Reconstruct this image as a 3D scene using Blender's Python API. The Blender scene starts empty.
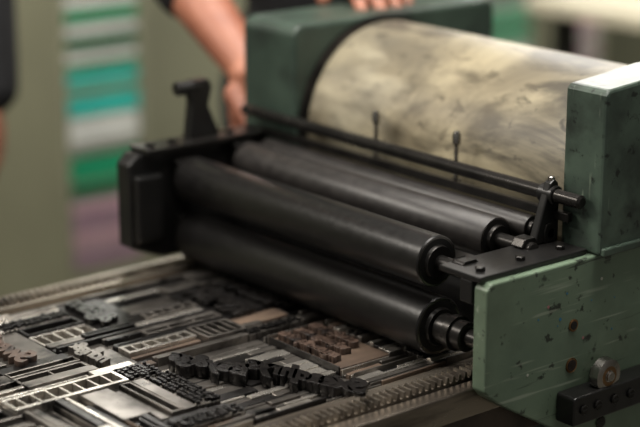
import bpy, bmesh, math, random
from mathutils import Vector, Matrix
random.seed(11)
S=bpy.context.scene
S.view_settings.view_transform='Standard'
Z0=0.85

# ------------------------------------------------ materials
def srgb(r,g,b):
    f=lambda c:(c/255/12.92) if c/255<=.04045 else ((c/255+.055)/1.055)**2.4
    return (f(r),f(g),f(b),1)
def mat(name,c1,c2=None,rough=.5,metal=0,scale=20,detail=6,bump=0,lo=.35,hi=.7,stretch=(1,1,1),c3=None,scale3=6,lo3=.55,hi3=.7,rvar=0,spec=.5):
    m=bpy.data.materials.new(name); m.use_nodes=True
    nt=m.node_tree; N=nt.nodes; L=nt.links; b=N['Principled BSDF']
    b.inputs['Roughness'].default_value=rough; b.inputs['Metallic'].default_value=metal
    b.inputs['Specular IOR Level'].default_value=spec
    tc=N.new('ShaderNodeTexCoord'); mp=N.new('ShaderNodeMapping'); mp.inputs['Scale'].default_value=stretch
    L.new(tc.outputs['Object'],mp.inputs['Vector'])
    nz=N.new('ShaderNodeTexNoise'); nz.inputs['Scale'].default_value=scale; nz.inputs['Detail'].default_value=detail
    L.new(mp.outputs[0],nz.inputs['Vector'])
    cr=N.new('ShaderNodeValToRGB'); cr.color_ramp.elements[0].position=lo; cr.color_ramp.elements[1].position=hi
    cr.color_ramp.elements[0].color=c1; cr.color_ramp.elements[1].color=c2 or c1
    L.new(nz.outputs['Fac'],cr.inputs[0]); out=cr.outputs[0]
    if c3:
        n3=N.new('ShaderNodeTexNoise'); n3.inputs['Scale'].default_value=scale3; n3.inputs['Detail'].default_value=9; n3.inputs['Roughness'].default_value=.65
        L.new(mp.outputs[0],n3.inputs['Vector'])
        r3=N.new('ShaderNodeValToRGB'); r3.color_ramp.elements[0].position=lo3; r3.color_ramp.elements[1].position=hi3
        L.new(n3.outputs['Fac'],r3.inputs[0])
        mx=N.new('ShaderNodeMix'); mx.data_type='RGBA'
        L.new(r3.outputs[0],mx.inputs[0]); L.new(out,mx.inputs[6]); mx.inputs[7].default_value=c3; out=mx.outputs[2]
    L.new(out,b.inputs['Base Color'])
    if rvar:
        mr=N.new('ShaderNodeMapRange'); mr.inputs[3].default_value=max(0.05,rough-rvar); mr.inputs[4].default_value=min(1,rough+rvar)
        L.new(nz.outputs['Fac'],mr.inputs[0]); L.new(mr.outputs[0],b.inputs['Roughness'])
    if bump:
        bp=N.new('ShaderNodeBump'); bp.inputs['Strength'].default_value=bump; bp.inputs['Distance'].default_value=.002
        L.new(nz.outputs['Fac'],bp.inputs['Height']); L.new(bp.outputs[0],b.inputs['Normal'])
    return m
def layer(m,col,scale,stretch,lo,hi,detail=5,rot=(0,0,0),amt=1,dist=0):
    """wear layer mixed over the base colour"""
    nt=m.node_tree; N=nt.nodes; L=nt.links; b=N['Principled BSDF']
    src=b.inputs['Base Color'].links[0].from_socket
    tc=N.new('ShaderNodeTexCoord'); mp=N.new('ShaderNodeMapping'); mp.inputs['Scale'].default_value=stretch; mp.inputs['Rotation'].default_value=rot; mp.inputs['Location'].default_value=(scale*.37,1.7,.3)
    L.new(tc.outputs['Object'],mp.inputs[0])
    n=N.new('ShaderNodeTexNoise'); n.inputs['Scale'].default_value=scale; n.inputs['Detail'].default_value=detail; n.inputs['Roughness'].default_value=.6; n.inputs['Distortion'].default_value=dist
    L.new(mp.outputs[0],n.inputs['Vector'])
    r=N.new('ShaderNodeMapRange'); r.inputs[1].default_value=lo; r.inputs[2].default_value=hi; r.inputs[4].default_value=amt
    L.new(n.outputs['Fac'],r.inputs[0])
    mx=N.new('ShaderNodeMix'); mx.data_type='RGBA'; L.new(r.outputs[0],mx.inputs[0]); L.new(src,mx.inputs[6]); mx.inputs[7].default_value=col
    L.new(mx.outputs[2],b.inputs['Base Color'])
M={}
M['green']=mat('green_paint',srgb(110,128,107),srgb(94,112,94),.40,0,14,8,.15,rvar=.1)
layer(M['green'],srgb(70,80,64),9,(1,1,1),.46,.70,10,amt=.65)
layer(M['green'],srgb(34,38,32),60,(1,1,1),.63,.67,8,(0,.5,0),.9)
layer(M['green'],srgb(40,44,38),26,(1,1,1),.64,.68,10,(0,.9,0),.8)
layer(M['green'],srgb(165,174,156),120,(.06,1,1),.66,.73,2,(0,.7,0),.5)
layer(M['green'],srgb(160,168,150),120,(.08,1,1),.67,.73,2,(0,-.3,0),.5)
layer(M['green'],srgb(44,50,42),150,(.05,1,1),.67,.73,2,(0,-1.0,0),.75)
M['green_dk']=mat('green_paint_shaded_worn',srgb(76,91,79),srgb(54,67,58),.38,0,18,8,.2,rvar=.1)  # base green darkened to carry the upright's shading as well as its dirt
layer(M['green_dk'],srgb(30,35,31),16,(1,1,1),.47,.66,10,(0,.2,0),.8)
layer(M['green_dk'],srgb(20,23,20),80,(1,1,1),.60,.66,7,(0,.2,0),.85)
layer(M['green_dk'],srgb(140,151,134),110,(1,1,.10),.66,.73,3,(0,-.5,0),.6)
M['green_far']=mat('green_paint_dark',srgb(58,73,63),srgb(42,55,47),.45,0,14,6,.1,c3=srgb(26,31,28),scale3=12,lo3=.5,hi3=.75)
M['black']=mat('black_enamel',srgb(24,23,22),srgb(15,15,15),.34,0,40,5,.1,rvar=.1)
M['blacksteel']=mat('blackened_steel',srgb(54,52,50),srgb(28,27,26),.30,.7,30,5,.1,rvar=.12)
M['rubber']=mat('inked_rubber',srgb(13,12,12),srgb(20,19,18),.33,0,160,6,.06,rvar=.07,spec=.5)
M['rubber2']=mat('inked_rubber_grey',srgb(30,28,27),srgb(44,41,39),.40,0,90,5,.08,rvar=.08,spec=.5)
M['steel']=mat('bright_steel',srgb(178,174,168),srgb(128,124,118),.26,1,40,6,.05,rvar=.1)
M['steelrail']=mat('rail_steel',srgb(168,158,144),srgb(104,95,86),.28,.85,25,6,.08,stretch=(.15,1,1),rvar=.12,c3=srgb(40,36,33),scale3=22,lo3=.50,hi3=.68)
M['rack']=mat('rack_steel',srgb(158,149,136),srgb(80,73,66),.36,.8,50,5,c3=srgb(30,28,26),scale3=18,lo3=.54,hi3=.7)
M['brownsteel']=mat('oiled_casting',srgb(84,72,62),srgb(52,45,40),.42,.4,16,6,.1,c3=srgb(24,22,20),scale3=14,lo3=.5,hi3=.7)
M['tymp']=mat('tympan_paper',srgb(176,166,138),srgb(140,131,108),.46,0,9,8,.08,lo=.3,hi=.75)
layer(M['tymp'],srgb(72,68,60),5,(1,.6,1),.38,.60,9,(0,0,0),.80,1.2)
layer(M['tymp'],srgb(38,36,33),14,(1,.40,1),.49,.62,10,(0,0,.3),.85,.8)
layer(M['tymp'],srgb(34,32,29),55,(1,.6,1),.58,.66,6,(0,0,.8),.75,.4)
layer(M['tymp'],srgb(118,104,74),3.5,(1,1,1),.45,.75,4,amt=.45)
layer(M['tymp'],srgb(200,192,166),12,(1,.3,1),.58,.74,8,amt=.5)
M['f_dark']=mat('inked_lead',srgb(42,40,39),srgb(22,21,21),.30,.5,60,5,.08,rvar=.1)
M['f_mid']=mat('lead_mid',srgb(140,135,129),srgb(82,78,74),.31,.85,30,7,.06,rvar=.1,c3=srgb(28,27,26),scale3=24,lo3=.54,hi3=.66)
M['f_light']=mat('lead_light',srgb(226,221,212),srgb(160,155,148),.28,.88,30,7,.05,rvar=.1,c3=srgb(46,44,42),scale3=24,lo3=.58,hi3=.69)
M['f_gap']=mat('bed_iron',srgb(22,20,19),srgb(14,13,12),.5,.3,20)
M['f_wood']=mat('furniture_wood',srgb(104,88,75),srgb(64,53,46),.42,.1,40,6,.1,stretch=(.2,1,1),c3=srgb(30,26,24),scale3=24,lo3=.54,hi3=.68)
M['f_brown']=mat('wood_type_face',srgb(84,68,59),srgb(50,41,36),.34,0,60,6,.15,c3=srgb(26,22,21),scale3=60,lo3=.50,hi3=.62)
M['f_blk']=mat('type_face_inked',srgb(32,30,29),srgb(17,16,16),.25,.2,60,5,.08)
M['wall']=mat('wall_paint',srgb(128,130,108),srgb(118,120,100),.8,0,3)
M['cab']=mat('cabinet_paint',srgb(148,148,124),srgb(136,136,114),.6,0,4)
M['cab2']=mat('cabinet_paint_dark',srgb(130,131,109),srgb(118,119,99),.6,0,4)
M['floor']=mat('floor_concrete',srgb(112,108,98),srgb(92,90,82),.7,0,4,8)
M['cream']=mat('cream_board',srgb(222,214,190),srgb(206,198,172),.6,0,6)
M['skin']=mat('skin',srgb(162,106,82),srgb(134,82,64),.5,0,25)
M['nail']=mat('nail',srgb(205,155,138),None,.3)
M['shirt']=mat('black_cloth',srgb(20,20,22),srgb(14,14,16),.85,0,40)
M['trouser']=mat('dark_trousers',srgb(34,36,42),srgb(26,28,32),.85,0,40)
M['hair']=mat('hair',srgb(42,30,22),srgb(24,18,14),.6,0,60)
M['eye']=mat('eye_white',srgb(235,232,225),None,.2)
M['iris']=mat('iris',srgb(50,36,26),None,.2)
M['lip']=mat('lip',srgb(160,88,78),None,.45)
M['bronze']=mat('bronze',srgb(150,116,80),srgb(100,76,52),.4,.9,30)
M['blue']=mat('blue_paint_fleck',srgb(50,112,144),None,.5)
M['pink']=mat('pink_paint_fleck',srgb(150,104,104),None,.5)
M['white']=mat('white_paint_fleck',srgb(175,178,165),None,.5)
def flat(n,r,g,b): 
    M[n]=mat(n,srgb(r,g,b),srgb(int(r*.93),int(g*.93),int(b*.93)),.7,0,10)
flat('p_green',40,178,128); flat('p_teal',64,222,208); flat('p_white',244,246,240); flat('p_pink',226,188,200); flat('p_mauve',192,160,178); flat('p_dgreen',24,124,84); flat('p_mint',156,220,184); flat('p_grey',172,178,170)

# ------------------------------------------------ helpers
def link(o,parent=None):
    S.collection.objects.link(o)
    if parent: o.parent=parent
    return o
def empty(name,loc=(0,0,0)):
    e=bpy.data.objects.new(name,None); e.location=loc; e.empty_display_size=.1
    return link(e)
def finish(name,bm,mats,parent=None,bevel=0,smooth=False,seg=2):
    bmesh.ops.recalc_face_normals(bm,faces=bm.faces)
    me=bpy.data.meshes.new(name); bm.to_mesh(me); bm.free()
    for m in (mats if isinstance(mats,list) else [mats]): me.materials.append(m)
    if smooth:
        for p in me.polygons: p.use_smooth=True
    o=link(bpy.data.objects.new(name,me),parent)
    if bevel:
        b=o.modifiers.new('bevel','BEVEL'); b.width=bevel; b.segments=seg; b.limit_method='ANGLE'; b.angle_limit=math.radians(40)
    return o
def addbox(bm,x0,x1,y0,y1,z0,z1,mi=0,tx=0,ty=0):
    v=[bm.verts.new(p) for p in [(x0,y0,z0),(x1,y0,z0),(x1,y1,z0),(x0,y1,z0),(x0,y0,z1-tx-ty),(x1,y0,z1+tx-ty),(x1,y1,z1+tx+ty),(x0,y1,z1-tx+ty)]]
    for f in [(0,3,2,1),(4,5,6,7),(0,1,5,4),(1,2,6,5),(2,3,7,6),(3,0,4,7)]:
        fc=bm.faces.new([v[i] for i in f]); fc.material_index=mi
def box(name,x0,x1,y0,y1,z0,z1,m,parent=None,bevel=.0015):
    bm=bmesh.new(); addbox(bm,x0,x1,y0,y1,z0,z1); return finish(name,bm,m,parent,bevel)
def prism(name,pts,y0,y1,m,parent=None,bevel=.0015):
    bm=bmesh.new()
    a=[bm.verts.new((x,y0,z)) for x,z in pts]; b=[bm.verts.new((x,y1,z)) for x,z in pts]
    bm.faces.new(a); bm.faces.new(b[::-1]); n=len(pts)
    for i in range(n): bm.faces.new([a[i],b[i],b[(i+1)%n],a[(i+1)%n]])
    return finish(name,bm,m,parent,bevel)
def lathe(name,prof,cx,cz,mats,parent=None,axis='Y',c2=0,seg=64):
    bm=bmesh.new(); rings=[]
    for p in prof:
        ring=[]
        for i in range(seg):
            a=2*math.pi*i/seg
            if axis=='Y': co=(cx+p[1]*math.cos(a),p[0],cz+p[1]*math.sin(a))
            elif axis=='X': co=(p[0],cx+p[1]*math.cos(a),cz+p[1]*math.sin(a))
            else: co=(cx+p[1]*math.cos(a),cz+p[1]*math.sin(a),p[0])
            ring.append(bm.verts.new(co))
        rings.append(ring)
    for k in range(len(rings)-1):
        for i in range(seg):
            f=bm.faces.new([rings[k][i],rings[k][(i+1)%seg],rings[k+1][(i+1)%seg],rings[k+1][i]])
            f.material_index=prof[k][2] if len(prof[k])>2 else 0; f.smooth=True
    bm.faces.new(rings[0][::-1]); bm.faces.new(rings[-1])
    o=finish(name,bm,mats,parent)
    o.modifiers.new('es','EDGE_SPLIT').split_angle=math.radians(35)
    return o
def cyl(name,p0,p1,r,cx,cz,m,parent=None,axis='Y',seg=32,bv=None):
    b=bv if bv is not None else min(r*.15,.001)
    return lathe(name,[(p0,r-b),(p0+b,r),(p1-b,r),(p1,r-b)],cx,cz,[m],parent,axis,seg=seg)

# ------------------------------------------------ room
box('floor',-3,4,-3,2.7,-.05,0,M['floor'],None,0)
box('wall_back',-3,4,2.6,2.7,0,2.8,M['wall'],None,0)
box('wall_right',3.9,4,-3,2.6,0,2.8,M['wall'],None,0)
box('baseboard_back',-3,3.9,2.585,2.6,0,.1,M['cab2'],None,.003)

def cabinet(x0,x1,m,dh=1.6,doors=2):
    e=empty('storage_cabinet',((x0+x1)/2,2.2,0)); w=x1-x0; hw=w/2
    box('carcass',-hw,hw,-.25,.25,.06,dh,m,e,.004)
    box('plinth',-hw+.02,hw-.02,-.22,.25,0,.06,M['black'],e,.002)
    dw=w/doors
    for i in range(doors):
        a=-hw+i*dw
        box('door_panel',a+.008,a+dw-.008,-.268,-.2495,.09,dh-.03,m,e,.004)
        box('handle',a+dw-.06,a+dw-.045,-.29,-.267,.9,1.04,M['steel'],e,.003)
    return e
cabinet(-.62,.38,M['cab2']); cabinet(.40,1.28,M['cab']); cabinet(1.30,2.3,M['cab']); cabinet(2.32,3.3,M['cab2'])

def rack(cx,w,seq,y=1.58,top=1.4):
    e=empty('paper_rack',(cx,y,0)); h=w/2; d=.30
    m=M['cab']
    box('side_panel',-h-.012,-h,0,d,0,top,m,e,.001); box('side_panel',h,h+.012,0,d,0,top,m,e,.001)
    box('back_panel',-h,h,d-.01,d,0,top,m,e,.001)
    box('base_panel',-h,h,.0,d-.01,.0,.44,m,e,.002)
    box('top_panel',-h-.012,h+.012,0,d,top,top+.015,m,e,.002)
    z=.455; k=0
    while z<top-.04:
        name,hh=seq[k] if k<len(seq) else seq[len(seq)-6+(k-len(seq))%6]
        bm=bmesh.new(); addbox(bm,-h,h,.004,d-.011,z-.004,z-.0005); finish('shelf',bm,m,e)
        bm=bmesh.new(); n=max(3,int(hh/.004)); q=(hh-.004)/n
        for i in range(n):
            j=random.uniform(0,.006); addbox(bm,-h+.004+j*.4,h-.004-j*.4,.003+j,d-.03+j,z+i*q,z+(i+.93)*q)
        finish('paper_stack',bm,M[name],e)
        z+=hh+.005; k+=1
    return e
rack(.600,.160,[('p_mauve',.03),('p_pink',.03),('p_mauve',.03),('p_pink',.022),('p_dgreen',.024),('p_green',.05),('p_grey',.010),('p_white',.050),('p_teal',.034),('p_mint',.010),('p_teal',.024),('p_green',.012),('p_white',.018),('p_dgreen',.020),('p_white',.018),('p_green',.022),('p_white',.020),('p_green',.020)])
rack(1.64,.16,[('p_mint',.05),('p_white',.03),('p_green',.03),('p_mint',.05),('p_grey',.03),('p_mint',.03),('p_white',.03),('p_mint',.03),('p_green',.02),('p_mint',.03)])
rack(1.87,.16,[('p_pink',.03),('p_white',.03),('p_mauve',.03),('p_white',.02),('p_pink',.03),('p_white',.02),('p_grey',.02),('p_white',.02),('p_pink',.02),('p_white',.02)])

t=empty('work_table',(1.95,.95,0))
box('table_top',-.5,.5,-.4,.4,.87,.90,M['cream'],t,.004)
for sx in(-.46,.42):
    for sy in(-.36,.32): box('leg',sx,sx+.04,sy,sy+.04,0,.87,M['black'],t,.003)
box('shelf',-.46,.46,-.36,.36,.3,.32,M['black'],t,.002)

# ------------------------------------------------ press
P=empty('letterpress_proof_press',(0,0,Z0))
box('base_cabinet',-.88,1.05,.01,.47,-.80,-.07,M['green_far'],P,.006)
box('base_plinth',-.90,1.07,-.01,.49,-.85,-.80,M['black'],P,.004)
box('bed_casting',-.95,1.12,-.0168,.494,-.07,-.0235,M['brownsteel'],P,.002)
box('outer_rail',-.95,1.12,-.0178,.0,-.036,-.008,M['steelrail'],P,.0015)
box('inner_rail',-.95,1.12,.0195,.030,-.023,-.003,M['steelrail'],P,.0008)
box('bed_side_bar',-.95,1.12,.0315,.043,-.023,-.008,M['steelrail'],P,.0008)
box('bed_side_bar_far',-.95,1.12,.432,.444,-.023,-.009,M['steelrail'],P,.0008)
box('inner_rail_far',-.95,1.12,.4455,.456,-.023,-.003,M['steelrail'],P,.0008)
box('outer_rail_far',-.95,1.12,.4765,.495,-.023,-.006,M['steelrail'],P,.0012)
for nm,y0,y1 in(('gear_rack',.0015,.018),('gear_rack_far',.458,.475)):
    bm=bmesh.new(); addbox(bm,-.95,1.12,y0,y1,-.023,-.006)
    x=-.948
    while x<1.115:
        a=[bm.verts.new(p) for p in[(x,y0,-.0065),(x+.0048,y0,-.0065),(x+.0034,y0,0),(x+.0014,y0,0)]]
        b=[bm.verts.new((v.co.x,y1,v.co.z)) for v in a]
        bm.faces.new(a); bm.faces.new(b[::-1])
        for i in range(4): bm.faces.new([a[i],b[i],b[(i+1)%4],a[(i+1)%4]])
        x+=.0078
    finish(nm,bm,M['rack'],P)

CX,CZ,CR=.25,.134,.118
lathe('impression_cylinder',[(.008,.03,1),(.010,CR-.003,1),(.011,CR,0),(.414,CR,0),(.415,CR-.003,1),(.421,.111,1),(.423,.03,1)],CX,CZ,[M['tymp'],M['steelrail']],P,seg=128)
def rr(x0,x1,z0,z1,r,n=6):
    pts=[(x0,z0),(x1,z0)]
    for i in range(n+1):
        a=i/n*math.pi/2; pts.append((x1-r+r*math.cos(a),z1-r+r*math.sin(a)))
    for i in range(n+1):
        a=math.pi/2+i/n*math.pi/2; pts.append((x0+r+r*math.cos(a),z1-r+r*math.sin(a)))
    return pts
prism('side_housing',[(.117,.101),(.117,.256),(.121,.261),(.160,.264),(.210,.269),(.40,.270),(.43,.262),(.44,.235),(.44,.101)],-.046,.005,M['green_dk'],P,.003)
box('housing_foot',.19,.44,-.0175,.005,.004,.104,M['green_dk'],P,.002)
box('housing_flange',.119,.44,-.050,-.040,.1002,.108,M['green_dk'],P,.0015)
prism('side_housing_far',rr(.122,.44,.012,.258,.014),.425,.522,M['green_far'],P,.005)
lathe('housing_collar',[(.4235,.122,0),(.4242,.124,0)],CX,CZ,[M['black']],P,seg=96)
cyl('end_cap',-.058,-.046,.045,.32,.18,M['green'],P)
prism('carriage_side_plate',[(-.026,-.004),(-.026,.094),(-.020,.100),(.50,.100),(.50,-.11),(.125,-.11),(.070,-.066),(.008,-.030),(-.019,-.012)],-.04,-.0225,M['green'],P,.0018)
box('bearing_strip',-.028,.115,-.032,.022,.1002,.1055,M['black'],P,.001)
prism('front_bearing_plate',[(-.028,.078),(-.028,.0998),(.18,.0998),(.18,.06),(.02,.06),(-.01,.070)],-.0215,-.006,M['black'],P,.001)
def hexbolt(x,y,z,r=.0048,m='blacksteel'):
    lathe('bolt',[(z,r),(z+.0035,r),(z+.0042,r*.8)],x,y,[M[m]],P,'Z',seg=6)
for x in(-.012,.040,.094): hexbolt(x,-.016,.1055)
def screw(x,z,r=.005,y=-.04,m='bronze',slot=True,h=.0025):
    cyl('screw_head',y-h,y,r,x,z,M[m],P,seg=24)
    if slot: box('screw_slot',x-r*.8,x+r*.8,y-h-.0004,y-h,z-.0007,z+.0007,M['black'],P,0)
screw(.0903,.036,.0062,m='bronze',h=.001,slot=False); cyl('oil_hole',-.0416,-.0409,.0042,.0903,.036,M['black'],P,seg=20,bv=0)
screw(.0897,-.0044,.0075,m='bronze',h=.001,slot=False); cyl('oil_hole',-.0416,-.0409,.0055,.0897,-.0044,M['brownsteel'],P,seg=20,bv=0)
screw(.135,-.075,.0065,m='blacksteel')
for x,z,c in((.0687,.040,'blue'),(.042,.052,'blue'),(.115,.056,'blue'),(.146,.02,'blue'),(.03,.0,'white'),(.080,.07,'blue'),(.055,.062,'pink'),(.105,.02,'pink'),(.148,.052,'blue'),(.128,.075,'white'),(.072,.046,'blue')):
    cyl('paint_fleck',-.0404,-.04,random.uniform(.0007,.0018),x,z,M[c],P,seg=6,bv=0)
lathe('cam_wheel',[(-.062,.006,1),(-.062,.010,0),(-.061,.0165,0),(-.052,.0175,0),(-.051,.0165,1),(-.05,.006,1)],.121,-.017,[M['steel'],M['bronze']],P)
cyl('wheel_pin',-.065,-.04,.005,.121,-.017,M['steel'],P)
prism('lug_bar',rr(.070,.26,-.056,-.027,.004),-.064,-.0405,M['black'],P,.0015)
for x in(.083,.103,.127,.150): screw(x,-.041,.0048,-.064,'blacksteel')

def roller(name,x,z,r,m,y0=.05,y1=.452,sr=.0085,ys=-.002,ye=.485):
    lathe(name,[(ys,sr-.001,2),(ys+.001,sr,2),(y0-.004,sr,2),(y0-.004,r*.62,2),(y0,r*.66,1),(y0+.0004,r*.88,3),(y0+.0006,r*.96,0),(y0+.0020,r,0),(y1-.0035,r,0),(y1,r*.95,1),(y1+.003,r*.6,2),(y1+.003,sr,2),(ye,sr,2)],x,z,[m,M['black'],M['blacksteel'],M['steel']],P,seg=72)
roller('form_roller',.0,.0305,.0290,M['rubber'],ys=-.018)
roller('form_roller_rear',.085,.031,.0290,M['rubber'],ys=-.018)
roller('distributor_roller',-.004,.0965,.0255,M['rubber'],ys=.002,sr=.0075)
roller('rider_roller',.075,.104,.0220,M['rubber2'],ys=.0,sr=.0075)
roller('vibrator_roller',.1040,.1145,.0122,M['rubber2'],sr=.0055,ys=.005,y0=.03)
lathe('roller_collar',[(.008,.012,0),(.0095,.0145,0),(.022,.0145,0),(.0225,.0172,1),(.031,.0172,1),(.0315,.0145,0),(.044,.0150,0),(.0455,.013,0)],.0,.0305,[M['blacksteel'],M['blacksteel']],P,seg=40)
for x,z,w in((-.004,.0965,.011),(.075,.104,.011),(.1015,.1135,.007)):
    prism('bearing_block',[(x-w,.1062),(x-w,z+.004),(x-w*.6,z+.011),(x+w*.6,z+.011),(x+w,z+.004),(x+w,.1062)],.005,.020,M['blacksteel'],P,.001)
prism('rod_bracket',[(.082,.1058),(.094,.142),(.102,.164),(.108,.168),(.113,.164),(.115,.150),(.1155,.1058)],.0065,.0155,M['black'],P,.0015)
cyl('bracket_boss',.003,.022,.0095,.1075,.152,M['black'],P)
lathe('guide_rod',[(-.030,.0045),(-.028,.0068),(.498,.0068),(.5,.006)],.1075,.152,[M['blacksteel']],P)
box('tie_bar',.1075,.1145,-.012,.47,.128,.137,M['blacksteel'],P,.001)
cyl('rod_thumb_screw',.156,.170,.0036,.1075,.011,M['steel'],P,'Z')
for y in(.153,.278):
    lathe('gripper_pin',[(.132,.0022),(.172,.0022),(.174,.0042),(.183,.0046),(.187,.0028)],.1172,y,[M['steel']],P,'Z',seg=20)
    box('pin_clip',.1145,.120,y-.006,y+.006,.132,.137,M['blacksteel'],P,.0008)
prism('carriage_side_plate_far',[(-.074,.022),(-.074,.118),(-.062,.128),(.118,.128),(.118,.004),(-.03,.004)],.472,.498,M['black'],P,.003)
box('ink_tray_end',-.070,-.035,.462,.4718,.03,.105,M['black'],P,.003)
prism('rod_bracket_far',[(.012,.1302),(.018,.175),(.014,.190),(.020,.2),(.042,.2),(.046,.19),(.040,.170),(.058,.1302)],.478,.492,M['black'],P,.002)
cyl('bracket_knob',.0,.03,.008,.485,.192,M['black'],P,'X')
for x,z in((-.004,.0965),(.077,.104),(.0,.033)):
    cyl('bearing_cap',.4995,.506,.016,x,z,M['blacksteel'],P)
    box('bearing_saddle',x-.014,x+.014,.4575,.4715,z-.012,z+.02,M['blacksteel'],P,.003)
box('bearing_strip_far',-.055,.118,.462,.498,.1285,.134,M['blacksteel'],P,.001)
for x in(-.04,-.01,.07,.10): hexbolt(x,.48,.134,.006)
cyl('feed_handle',.13,.235,.011,.548,.083,M['black'],P,'X')
for x in(.222,): box('handle_lug',x,x+.012,.5225,.548,.073,.093,M['black'],P,.001)

# ------------------------------------------------ type forme
F=empty('letterpress_type_forme',(0,0,Z0))
bms={k:bmesh.new() for k in('f_dark','f_mid','f_light','f_wood','f_brown','f_gap','f_blk')}
X0,X1,Y0,Y1=-.62,.15,.0445,.4305
BZ=-.0228
addbox(bms['f_gap'],X0,X1,Y0,Y1,BZ,-.019)
reserved=[(-.222,-.088,.048,.222,'big'),(-.385,-.262,.190,.222,'ladder'),(-.33,-.272,.300,.385,'brown1'),(-.268,-.222,.235,.305,'white'),(-.085,-.02,.095,.205,'brown2'),(-.085,.02,.285,.385,'dark'),(-.14,-.09,.235,.275,'ladder2'),(-.205,-.150,.330,.425,'dark2')]
def subtract(rs,q):
    out=[]
    for(a,b,c,d)in rs:
        if q[0]>=b or q[1]<=a or q[2]>=d or q[3]<=c: out.append((a,b,c,d)); continue
        if q[2]>c: out.append((a,b,c,q[2]))
        if q[3]<d: out.append((a,b,q[3],d))
        c2,d2=max(c,q[2]),min(d,q[3])
        if q[0]>a: out.append((a,q[0],c2,d2))
        if q[1]<b: out.append((q[1],b,c2,d2))
    return out
free=[(X0,X1,Y0,Y1)]
for q in reserved: free=subtract(free,q)
cells=[]
def split(r):
    a,b,c,d=r; w,h=b-a,d-c
    if w<.0015 or h<.0015: return
    if max(w,h)>random.choice([.10,.15,.19]):
        f=random.uniform(.3,.7)
        if w>=h: split((a,a+w*f,c,d)); split((a+w*f,b,c,d))
        else: split((a,b,c,c+h*f)); split((a,b,c+h*f,d))
    elif min(w,h)>random.choice([.020,.028,.034]):
        f=random.uniform(.3,.7)
        if (w<h): split((a,a+w*f,c,d)); split((a+w*f,b,c,d))
        else: split((a,b,c,c+h*f)); split((a,b,c+h*f,d))
    else: cells.append(r)
for r in free: split(r)
def B(k,a,b,c,d,z1,z0=-.019): 
    if b-a>.0004 and d-c>.0004:
        addbox(bms[k],a,b,c,d,z0,z1,0,random.gauss(0,.005)*min(b-a,.03),random.gauss(0,.006)*min(d-c,.03))
def hollow(k,a,b,c,d,zt,rim=.0028,pitch=.018):
    B(k,a,b,c,c+rim,zt);B(k,a,b,d-rim,d,zt);B(k,a,a+rim,c+rim,d-rim,zt);B(k,b-rim,b,c+rim,d-rim,zt)
    B(random.choice(['f_dark','f_dark','f_mid']),a+rim,b-rim,c+rim,d-rim,zt-.009)
    if b-a>d-c:
        n=int((b-a)/pitch)
        for i in range(1,n): x=a+(b-a)*i/n; B(k,x-.001,x+.001,c+rim,d-rim,zt-.0006)
    else:
        n=int((d-c)/pitch)
        for i in range(1,n): y=c+(d-c)*i/n; B(k,a+rim,b-rim,y-.001,y+.001,zt-.0006)
metal=lambda: random.choices(['f_dark','f_mid','f_light','f_wood'],[.25,.40,.28,.07])[0]
def typerows(a,b,c,d):
    x=a+.001
    while x<b-.003:
        w=random.choice([.0035,.0045,.006])
        y=c+.001
        while y<d-.0015:
            l=random.uniform(.0012,.0034)
            if random.random()<.84:
                B('f_blk',x,x+w*.72,y,min(d,y+l),random.uniform(-.0012,.0))
                if random.random()<.4: B('f_blk',x+w*.3,x+w*.95,y,min(d,y+l*.4),-.0006)
            y+=l+.0006
        B('f_mid',x,x+w,c+.0005,d-.0005,-.004)
        x+=w+random.choice([.0006,.0015])
for a,b,c,d in cells:
    g=.0007; a+=g;b-=g;c+=g;d-=g
    w,h=b-a,d-c
    if w<=0 or h<=0: continue
    k=random.random(); zt=random.uniform(-.008,-.002)
    if min(w,h)<.008 or k<.16: B(metal(),a,b,c,d,zt)
    elif k<.46: hollow(random.choice(['f_mid','f_light','f_light','f_dark']),a,b,c,d,zt,random.uniform(.0022,.0040),random.choice([.012,.03,.05,.2]))
    elif k<.54: typerows(a,b,c,d)
    else:
        p=0; L=w>h; T=h if L else w
        while p<T-.001:
            q=min(T,p+random.choice([.002,.004,.006,.008,.011])); z=random.uniform(-.010,-.001); m=metal()
            if L:
                cut=random.uniform(.3,1.6); xm=a+w*min(1,cut)
                B(m,a,xm-.0002,c+p,c+q-.0004,z)
                if cut<1: B(metal(),xm+.0002,b,c+p,c+q-.0004,random.uniform(-.010,-.001))
            else:
                cut=random.uniform(.3,1.6); ym=c+h*min(1,cut)
                B(m,a+p,a+q-.0004,c,ym-.0002,z)
                if cut<1: B(metal(),a+p,a+q-.0004,ym+.0002,d,random.uniform(-.010,-.001))
            p=q
for a,b,c,d,k in reserved:
    if k=='ladder': hollow('f_light',a+.001,b-.001,c+.001,d-.001,-.001,.004,.0135)
    elif k=='ladder2': hollow('f_mid',a+.001,b-.001,c+.001,d-.001,-.001,.003,.009)
    elif k=='big':
        y=c
        while y<d-.002:
            q=min(d,y+random.choice([.004,.008,.014])); x=a
            while x<b-.002:
                xx=min(b,x+random.uniform(.03,.07)); B(random.choice(['f_mid','f_dark','f_light','f_mid']),x+.0003,xx-.0003,y+.0003,q-.0003,random.uniform(-.012,-.009)); x=xx
            y=q
    elif k in('brown1','brown2'): B('f_wood' if k=='brown2' else 'f_mid',a+.001,b-.001,c+.001,d-.001,-.006)
    elif k in('dark','dark2'): B('f_dark',a+.001,b-.001,c+.001,d-.001,-.006)
    else: B('f_mid',a+.001,b-.001,c+.001,d-.001,-.007)
names={'f_dark':'lead_furniture_dark','f_mid':'lead_furniture','f_light':'bright_furniture','f_wood':'wood_furniture','f_brown':'wood_blocks','f_gap':'bed_plate','f_blk':'foundry_sorts'}
for k,bm in bms.items():
    if len(bm.faces): finish(names[k],bm,M[k],F,.00035,seg=1)
    else: bm.free()
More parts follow.
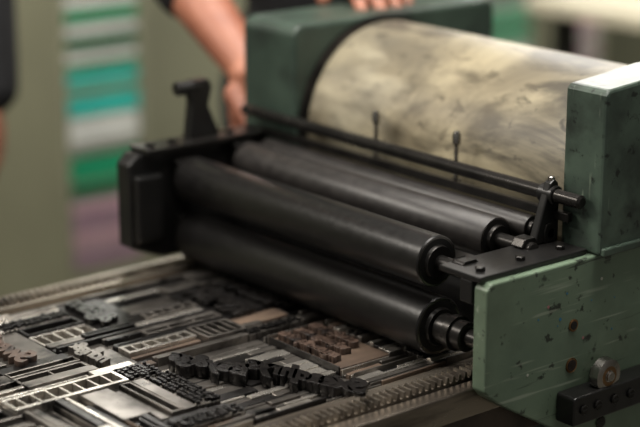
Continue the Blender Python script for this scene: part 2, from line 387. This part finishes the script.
def type_line(txt,x,y,z0,z1,size,m,rot,bold=.0,shear=0,space=1.0,wave=0):
    cu=bpy.data.curves.new('t','FONT'); cu.body=txt; cu.size=size; cu.extrude=(z1-z0)/2; cu.offset=bold; cu.shear=shear; cu.space_character=space; cu.resolution_u=4
    cu.bevel_depth=.0003
    ob=bpy.data.objects.new('t',cu); S.collection.objects.link(ob)
    bpy.context.view_layer.update()
    me=bpy.data.meshes.new_from_object(ob.evaluated_get(bpy.context.evaluated_depsgraph_get()))
    bpy.data.objects.remove(ob)
    xs=[v.co.x for v in me.vertices]; W=max(xs)+min(xs)
    for v in me.vertices: v.co.x=W-v.co.x
    me.flip_normals(); me.materials.clear(); me.materials.append(m)
    o=link(bpy.data.objects.new('type_line',me),F); o.location=(x,y,(z0+z1)/2); o.rotation_euler=(0,0,rot)
    return o
R=-math.pi/2
type_line('Bey&gs',-.210,.214,-.010,.001,.036,M['f_blk'],R+.36,.0016,.45,.82)
type_line('Sxeaqhrys',-.166,.152,-.010,.001,.040,M['f_blk'],R+.34,.0018,.45,.80)
type_line('Sweg&',-.322,.382,-.006,.001,.036,M['f_brown'],R,.0012,.4,.85)
type_line('ndhg&',-.262,.303,-.007,.0005,.026,M['f_mid'],R,.0008,.4,.85)
for i,tx in enumerate(('mgaexn&qwbde','whgteqaymcx','ednvkgqseoh')):
    type_line(tx,-.080+i*.020,.200,-.006,.0005,.0175,M['f_brown'],R,.0010,.2,.75)
for i,tx in enumerate(('KSMBW','RGEAX')):
    type_line(tx,-.078+i*.048,.380,-.006,.0005,.036,M['f_blk'],R,.001,0,.7)
type_line('&gSam',-.196,.418,-.006,.0005,.034,M['f_blk'],R,.001,.3,.8)

# ------------------------------------------------ people
def add_sph(bm,c,r,scale=(1,1,1),rot=None,seg=20):
    m=Matrix.Translation(c)@(rot.to_4x4() if rot else Matrix.Identity(4))@Matrix.Diagonal((r*scale[0],r*scale[1],r*scale[2],1))
    bmesh.ops.create_uvsphere(bm,u_segments=seg,v_segments=seg//2+2,radius=1,matrix=m)
def cap(bm,p0,r0,p1,r1,seg=20):
    p0,p1=Vector(p0),Vector(p1); d=p1-p0; Ln=d.length
    add_sph(bm,p0,r0,seg=seg); add_sph(bm,p1,r1,seg=seg)
    q=d.to_track_quat('Z','Y').to_matrix().to_4x4()
    bmesh.ops.create_cone(bm,cap_ends=True,segments=seg,radius1=r0,radius2=r1,depth=Ln,matrix=Matrix.Translation((p0+p1)/2)@q)
def chain(bm,pts,seg=20):
    for i in range(len(pts)-1): cap(bm,pts[i][0],pts[i][1],pts[i+1][0],pts[i+1][1],seg)
def remeshed(name,bm,vox,mats,parent,fn=None,it=4):
    me=bpy.data.meshes.new('tmp'); bm.to_mesh(me); bm.free()
    ob=bpy.data.objects.new('tmp',me); S.collection.objects.link(ob)
    r=ob.modifiers.new('r','REMESH'); r.mode='VOXEL'; r.voxel_size=vox; r.use_smooth_shade=True
    s=ob.modifiers.new('s','SMOOTH'); s.factor=.5; s.iterations=it
    bpy.context.view_layer.update()
    m2=bpy.data.meshes.new_from_object(ob.evaluated_get(bpy.context.evaluated_depsgraph_get()))
    bpy.data.objects.remove(ob)
    m2.materials.clear()
    for m in mats: m2.materials.append(m)
    for p in m2.polygons:
        p.use_smooth=True
        if fn: p.material_index=fn(p.center)
    o=link(bpy.data.objects.new(name,m2)); 
    o.parent=parent; o.matrix_parent_inverse=parent.matrix_basis.inverted()
    return o
def hand_and_forearm(name,elbow,W,d,n,s,curl,parent,thumb_dir,spread=.0,rf=.041):
    bm=bmesh.new(); W=Vector(W); d=Vector(d).normalized(); n=Vector(n); n=(n-n.dot(d)*d).normalized(); s0=Vector(s); s=d.cross(n)
    if s.dot(s0)<0: s=-s
    E=Vector(elbow)
    chain(bm,[(E,rf),(E.lerp(W,.3),rf*1.0),(E.lerp(W,.75),.030),(W,.025)])
    cap(bm,W+s*.008,.021,W-s*.008,.021)
    rot=Matrix((s,d,-n)).transposed()
    add_sph(bm,W+d*.045,1,(.040,.052,.017),rot)
    off=[.031,.0105,-.0105,-.030]; fwd=[.086,.090,.086,.078]; sc=[.95,1.05,.98,.78]; rr_=[.0098,.0100,.0095,.0083]
    nails=[]
    for i in range(4):
        M0=W+d*fwd[i]+s*off[i]
        cap(bm,W+d*.02+s*off[i]*.55,.014,M0,.0118,14)
        p=M0; ang=0; dd=d
        lens=[.043*sc[i],.026*sc[i],.020*sc[i]]; r=rr_[i]
        for j in range(3):
            ang+=math.radians(curl[j]+ (i*3 if j==0 else 0)); dd=(d*math.cos(ang)+n*math.sin(ang)+s*spread*(1.5-i)).normalized()
            q=p+dd*lens[j]; r2=r*.92
            cap(bm,p,r*1.04,q,r2,14); p=q; r=r2
        up=(-n*math.cos(ang)+d*math.sin(ang)).normalized()
        nails.append((p-dd*.004+up*r*.86,dd,up,r))
    T=W+d*.022+s*.026; td=Vector(thumb_dir).normalized()
    cap(bm,W+d*.012+s*.012,.017,T,.0155,14)
    p1=T+td*.036; cap(bm,T,.0150,p1,.0115,14)
    td2=(td*.8+d*.35+n*.25).normalized(); p2=p1+td2*.030; cap(bm,p1,.0115,p2,.0105,14)
    p3=p2+(td2*.9+n*.2).normalized()*.020; cap(bm,p2,.0108,p3,.0088,14)
    o=remeshed(name,bm,.0028,[M['skin']],parent,None,3)
    bm=bmesh.new()
    for c,dd,up,r in nails:
        sd=dd.cross(up).normalized(); add_sph(bm,c,1,(r*.62,r*.8,r*.16),Matrix((sd,dd,up)).transposed(),12)
    oo=finish(name+'_nails',bm,M['nail'],None,0,True); oo.parent=parent; oo.matrix_parent_inverse=parent.matrix_basis.inverted()
def head(c,yaw,pitch,parent):
    rot=Matrix.Rotation(yaw,3,'Z')@Matrix.Rotation(pitch,3,'X')
    def tr(p): return Vector(c)+rot@Vector(p)
    bm=bmesh.new()
    add_sph(bm,tr((0,.01,.03)),1,(.075,.094,.088),rot,28); add_sph(bm,tr((0,-.022,-.045)),1,(.056,.062,.066),rot,24)
    add_sph(bm,tr((0,-.055,-.088)),1,(.028,.024,.02),rot); add_sph(bm,tr((0,-.068,.028)),1,(.052,.016,.014),rot)
    cap(bm,tr((0,-.080,.008)),.008,tr((0,-.100,-.026)),.0125); 
    for sx in(-1,1):
        add_sph(bm,tr((sx*.010,-.092,-.03)),.008); add_sph(bm,tr((sx*.045,-.055,-.02)),1,(.022,.022,.024),rot)
        add_sph(bm,tr((sx*.078,.008,-.002)),1,(.010,.019,.031),rot)
    cap(bm,tr((0,.015,-.05)),.054,Vector(c)+Vector((0,.03,-.17)),.060)
    remeshed('head',bm,.004,[M['skin']],parent,None,3)
    def sub(nm,m,parts):
        bm=bmesh.new()
        for p,sc in parts: add_sph(bm,tr(p),1,sc,rot,20)
        o=finish(nm,bm,M[m],None,0,True); o.parent=parent; o.matrix_parent_inverse=parent.matrix_basis.inverted()
    sub('eyes','eye',[((sx*.030,-.074,.008),(.0125,.011,.009)) for sx in(-1,1)])
    sub('irises','iris',[((sx*.030,-.0835,.008),(.0052,.003,.0052)) for sx in(-1,1)])
    sub('eyebrows','hair',[((sx*.031,-.083,.030),(.018,.005,.0035)) for sx in(-1,1)])
    sub('lips','lip',[((0,-.083,-.056),(.022,.006,.0045)),((0,-.082,-.063),(.019,.006,.005))])
    sub('hair','hair',[((0,.022,.046),(.082,.094,.086)),((0,.055,-.01),(.070,.058,.070))])
def clothes(j,parent,sleeve_r):
    bm=bmesh.new()
    c=Vector(j['pelvis']); ch=Vector(j['chest']); nk=Vector(j['neck'])
    ax=Vector(j['side']).normalized(); rot=Matrix((ax,Vector((-ax.y,ax.x,0)),Vector((0,0,1)))).transposed()
    for p,sc in((c,(.165,.115,.13)),(c.lerp(ch,.4),(.150,.108,.15)),(ch,(.175,.115,.17)),(ch+Vector((0,0,.09)),(.165,.095,.10))): add_sph(bm,p,1,sc,rot,24)
    cap(bm,ch+Vector((0,0,.1)),.085,nk,.062)
    for a in('L','R'):
        sh,el,cf=[Vector(x) for x in j['arm'+a]]
        cap(bm,ch+Vector((0,0,.11)),.075,sh,.062); chain(bm,[(sh,.062),(sh.lerp(el,.55),.054),(el,.049),(cf,sleeve_r)])
        hp,kn,an=[Vector(x) for x in j['leg'+a]]
        chain(bm,[(hp,.095),(hp.lerp(kn,.5),.082),(kn,.062),(kn.lerp(an,.35),.062),(an,.046)])
    hem=j['hem']
    ob=remeshed('body',bm,.010,[M['shirt'],M['trouser']],parent,lambda p:1 if (p.z<hem and (Vector((p.x,p.y,0))-Vector((c.x,c.y,0))).length<.215) else 0,5)
    bm=bmesh.new()
    fd=Vector(j['face']).normalized(); r2=Matrix((Vector((-fd.y,fd.x,0)),fd,Vector((0,0,1)))).transposed()
    for a in('L','R'):
        an=Vector(j['leg'+a][2]); 
        add_sph(bm,Vector((an.x,an.y,.045))+fd*.065,1,(.045,.13,.044),r2); cap(bm,an,.048,Vector((an.x,an.y,.05)),.045)
    for v in bm.verts: v.co.z=max(v.co.z,.001)
    remeshed('shoes',bm,.007,[M['black']],parent)
px,py=.54,.86
A=empty('person',(px,py,0))
eR=(.195,.775,Z0+.292); wR=(.182,.586,Z0+.172)
eL=(.59,.67,Z0+.335); wL=(.340,.592,Z0+.303)
clothes(dict(pelvis=(px,py,.97),chest=(px,py-.02,1.27),neck=(px,py-.03,1.50),side=(1,0,0),face=(0,-1,0),hem=.93,
  armR=[(px-.19,py-.03,1.43),eR,Vector(eR).lerp(Vector(wR),.26)],
  armL=[(px+.18,py-.04,1.42),eL,Vector(eL).lerp(Vector(wL),.2)],
  legR=[(px-.09,py,.92),(px-.11,py-.02,.50),(px-.12,py+.02,.10)],legL=[(px+.09,py,.92),(px+.12,py-.02,.50),(px+.13,py+.02,.10)]),A,.046)
hand_and_forearm('right_arm',eR,wR,(.10,-.06,-1),(0,-1,0),(-1,0,0),(62,75,45),A,(-.1,-.75,-.65),rf=.038)
hand_and_forearm('left_arm',eL,wL,(-.30,-.90,-.22),(0,-.1,-1),(-1,0,0),(6,20,14),A,(-.75,-.55,-.22),.05)
head((px,py-.06,1.635),0,math.radians(18),A)
F2=Vector((.6347,.7727,0)); R2=Vector((.7727,-.6347,0))
bx=Vector((-.085,1.28,0))
Bp=empty('person',bx[:])
def bp(l,f,z): 
    q=bx+R2*l-F2*f; return Vector((q.x,q.y,z))
wr=bp(.262,.03,.935); wl=bp(-.262,.03,.935); er=bp(.25,.0,1.16); el=bp(-.25,.0,1.16)
clothes(dict(pelvis=bp(0,0,1.0),chest=bp(0,0,1.32),neck=bp(0,0,1.55),side=R2,face=-F2,hem=.93,
  armR=[bp(.19,0,1.47),er,wr],armL=[bp(-.19,0,1.47),el,wl],
  legR=[bp(.09,0,.95),bp(.10,.01,.52),bp(.11,-.01,.10)],legL=[bp(-.09,0,.95),bp(-.10,.01,.52),bp(-.11,-.01,.10)]),Bp,.042)
hand_and_forearm('right_arm',er,wr+Vector((0,0,-.02)),(0,0,-1),-R2,-F2,(15,22,18),Bp,tuple(-F2*.6+Vector((0,0,-.8))),rf=.034)
hand_and_forearm('left_arm',el,wl+Vector((0,0,-.02)),(0,0,-1),R2,-F2,(15,22,18),Bp,tuple(-F2*.6+Vector((0,0,-.8))),rf=.034)
head(bp(0,.02,1.69),math.atan2(R2.y,R2.x),math.radians(5),Bp)

# ------------------------------------------------ lights
def area(name,loc,target,sx,sy,e,col=(1,1,1)):
    l=bpy.data.lights.new(name,'AREA'); l.shape='RECTANGLE'; l.size=sx; l.size_y=sy; l.energy=e; l.color=col
    o=link(bpy.data.objects.new(name,l)); o.location=loc
    o.rotation_euler=(Vector(target)-Vector(loc)).to_track_quat('-Z','Y').to_euler()
area('ceiling_light_main',(.2,.6,2.7),(.1,.3,.8),1.4,.2,27,(1,.94,.86))
area('sheen_softbox_rear',(1.75,2.1,2.05),(-.1,.2,.85),1.9,.6,42,(1,.96,.90))  # added softbox behind the press, for sheen on metal and roller tops
area('ceiling_light_side',(-1.5,1.3,2.4),(.0,.3,.85),1.0,.2,32,(1,.93,.84))
area('background_fill_light',(-.1,-.1,2.7),(1.2,2.2,.6),1.8,.6,62,(1,.96,.9))  # added fill aimed past the press to brighten racks and cabinets
w=bpy.data.worlds.new('world'); S.world=w; w.use_nodes=True
w.node_tree.nodes['Background'].inputs[0].default_value=(1,.96,.90,1); w.node_tree.nodes['Background'].inputs[1].default_value=.17

# ------------------------------------------------ camera
cd=bpy.data.cameras.new('camera'); cam=link(bpy.data.objects.new('camera',cd))
cd.sensor_width=36; cd.lens=99.3; cam.location=(-1.106,-1.116,1.45)
cam.rotation_euler=(math.radians(74.1),0,math.radians(-39.4))
cd.dof.use_dof=True; cd.dof.focus_distance=1.68; cd.dof.aperture_fstop=2.3; cd.clip_start=.05
S.camera=cam
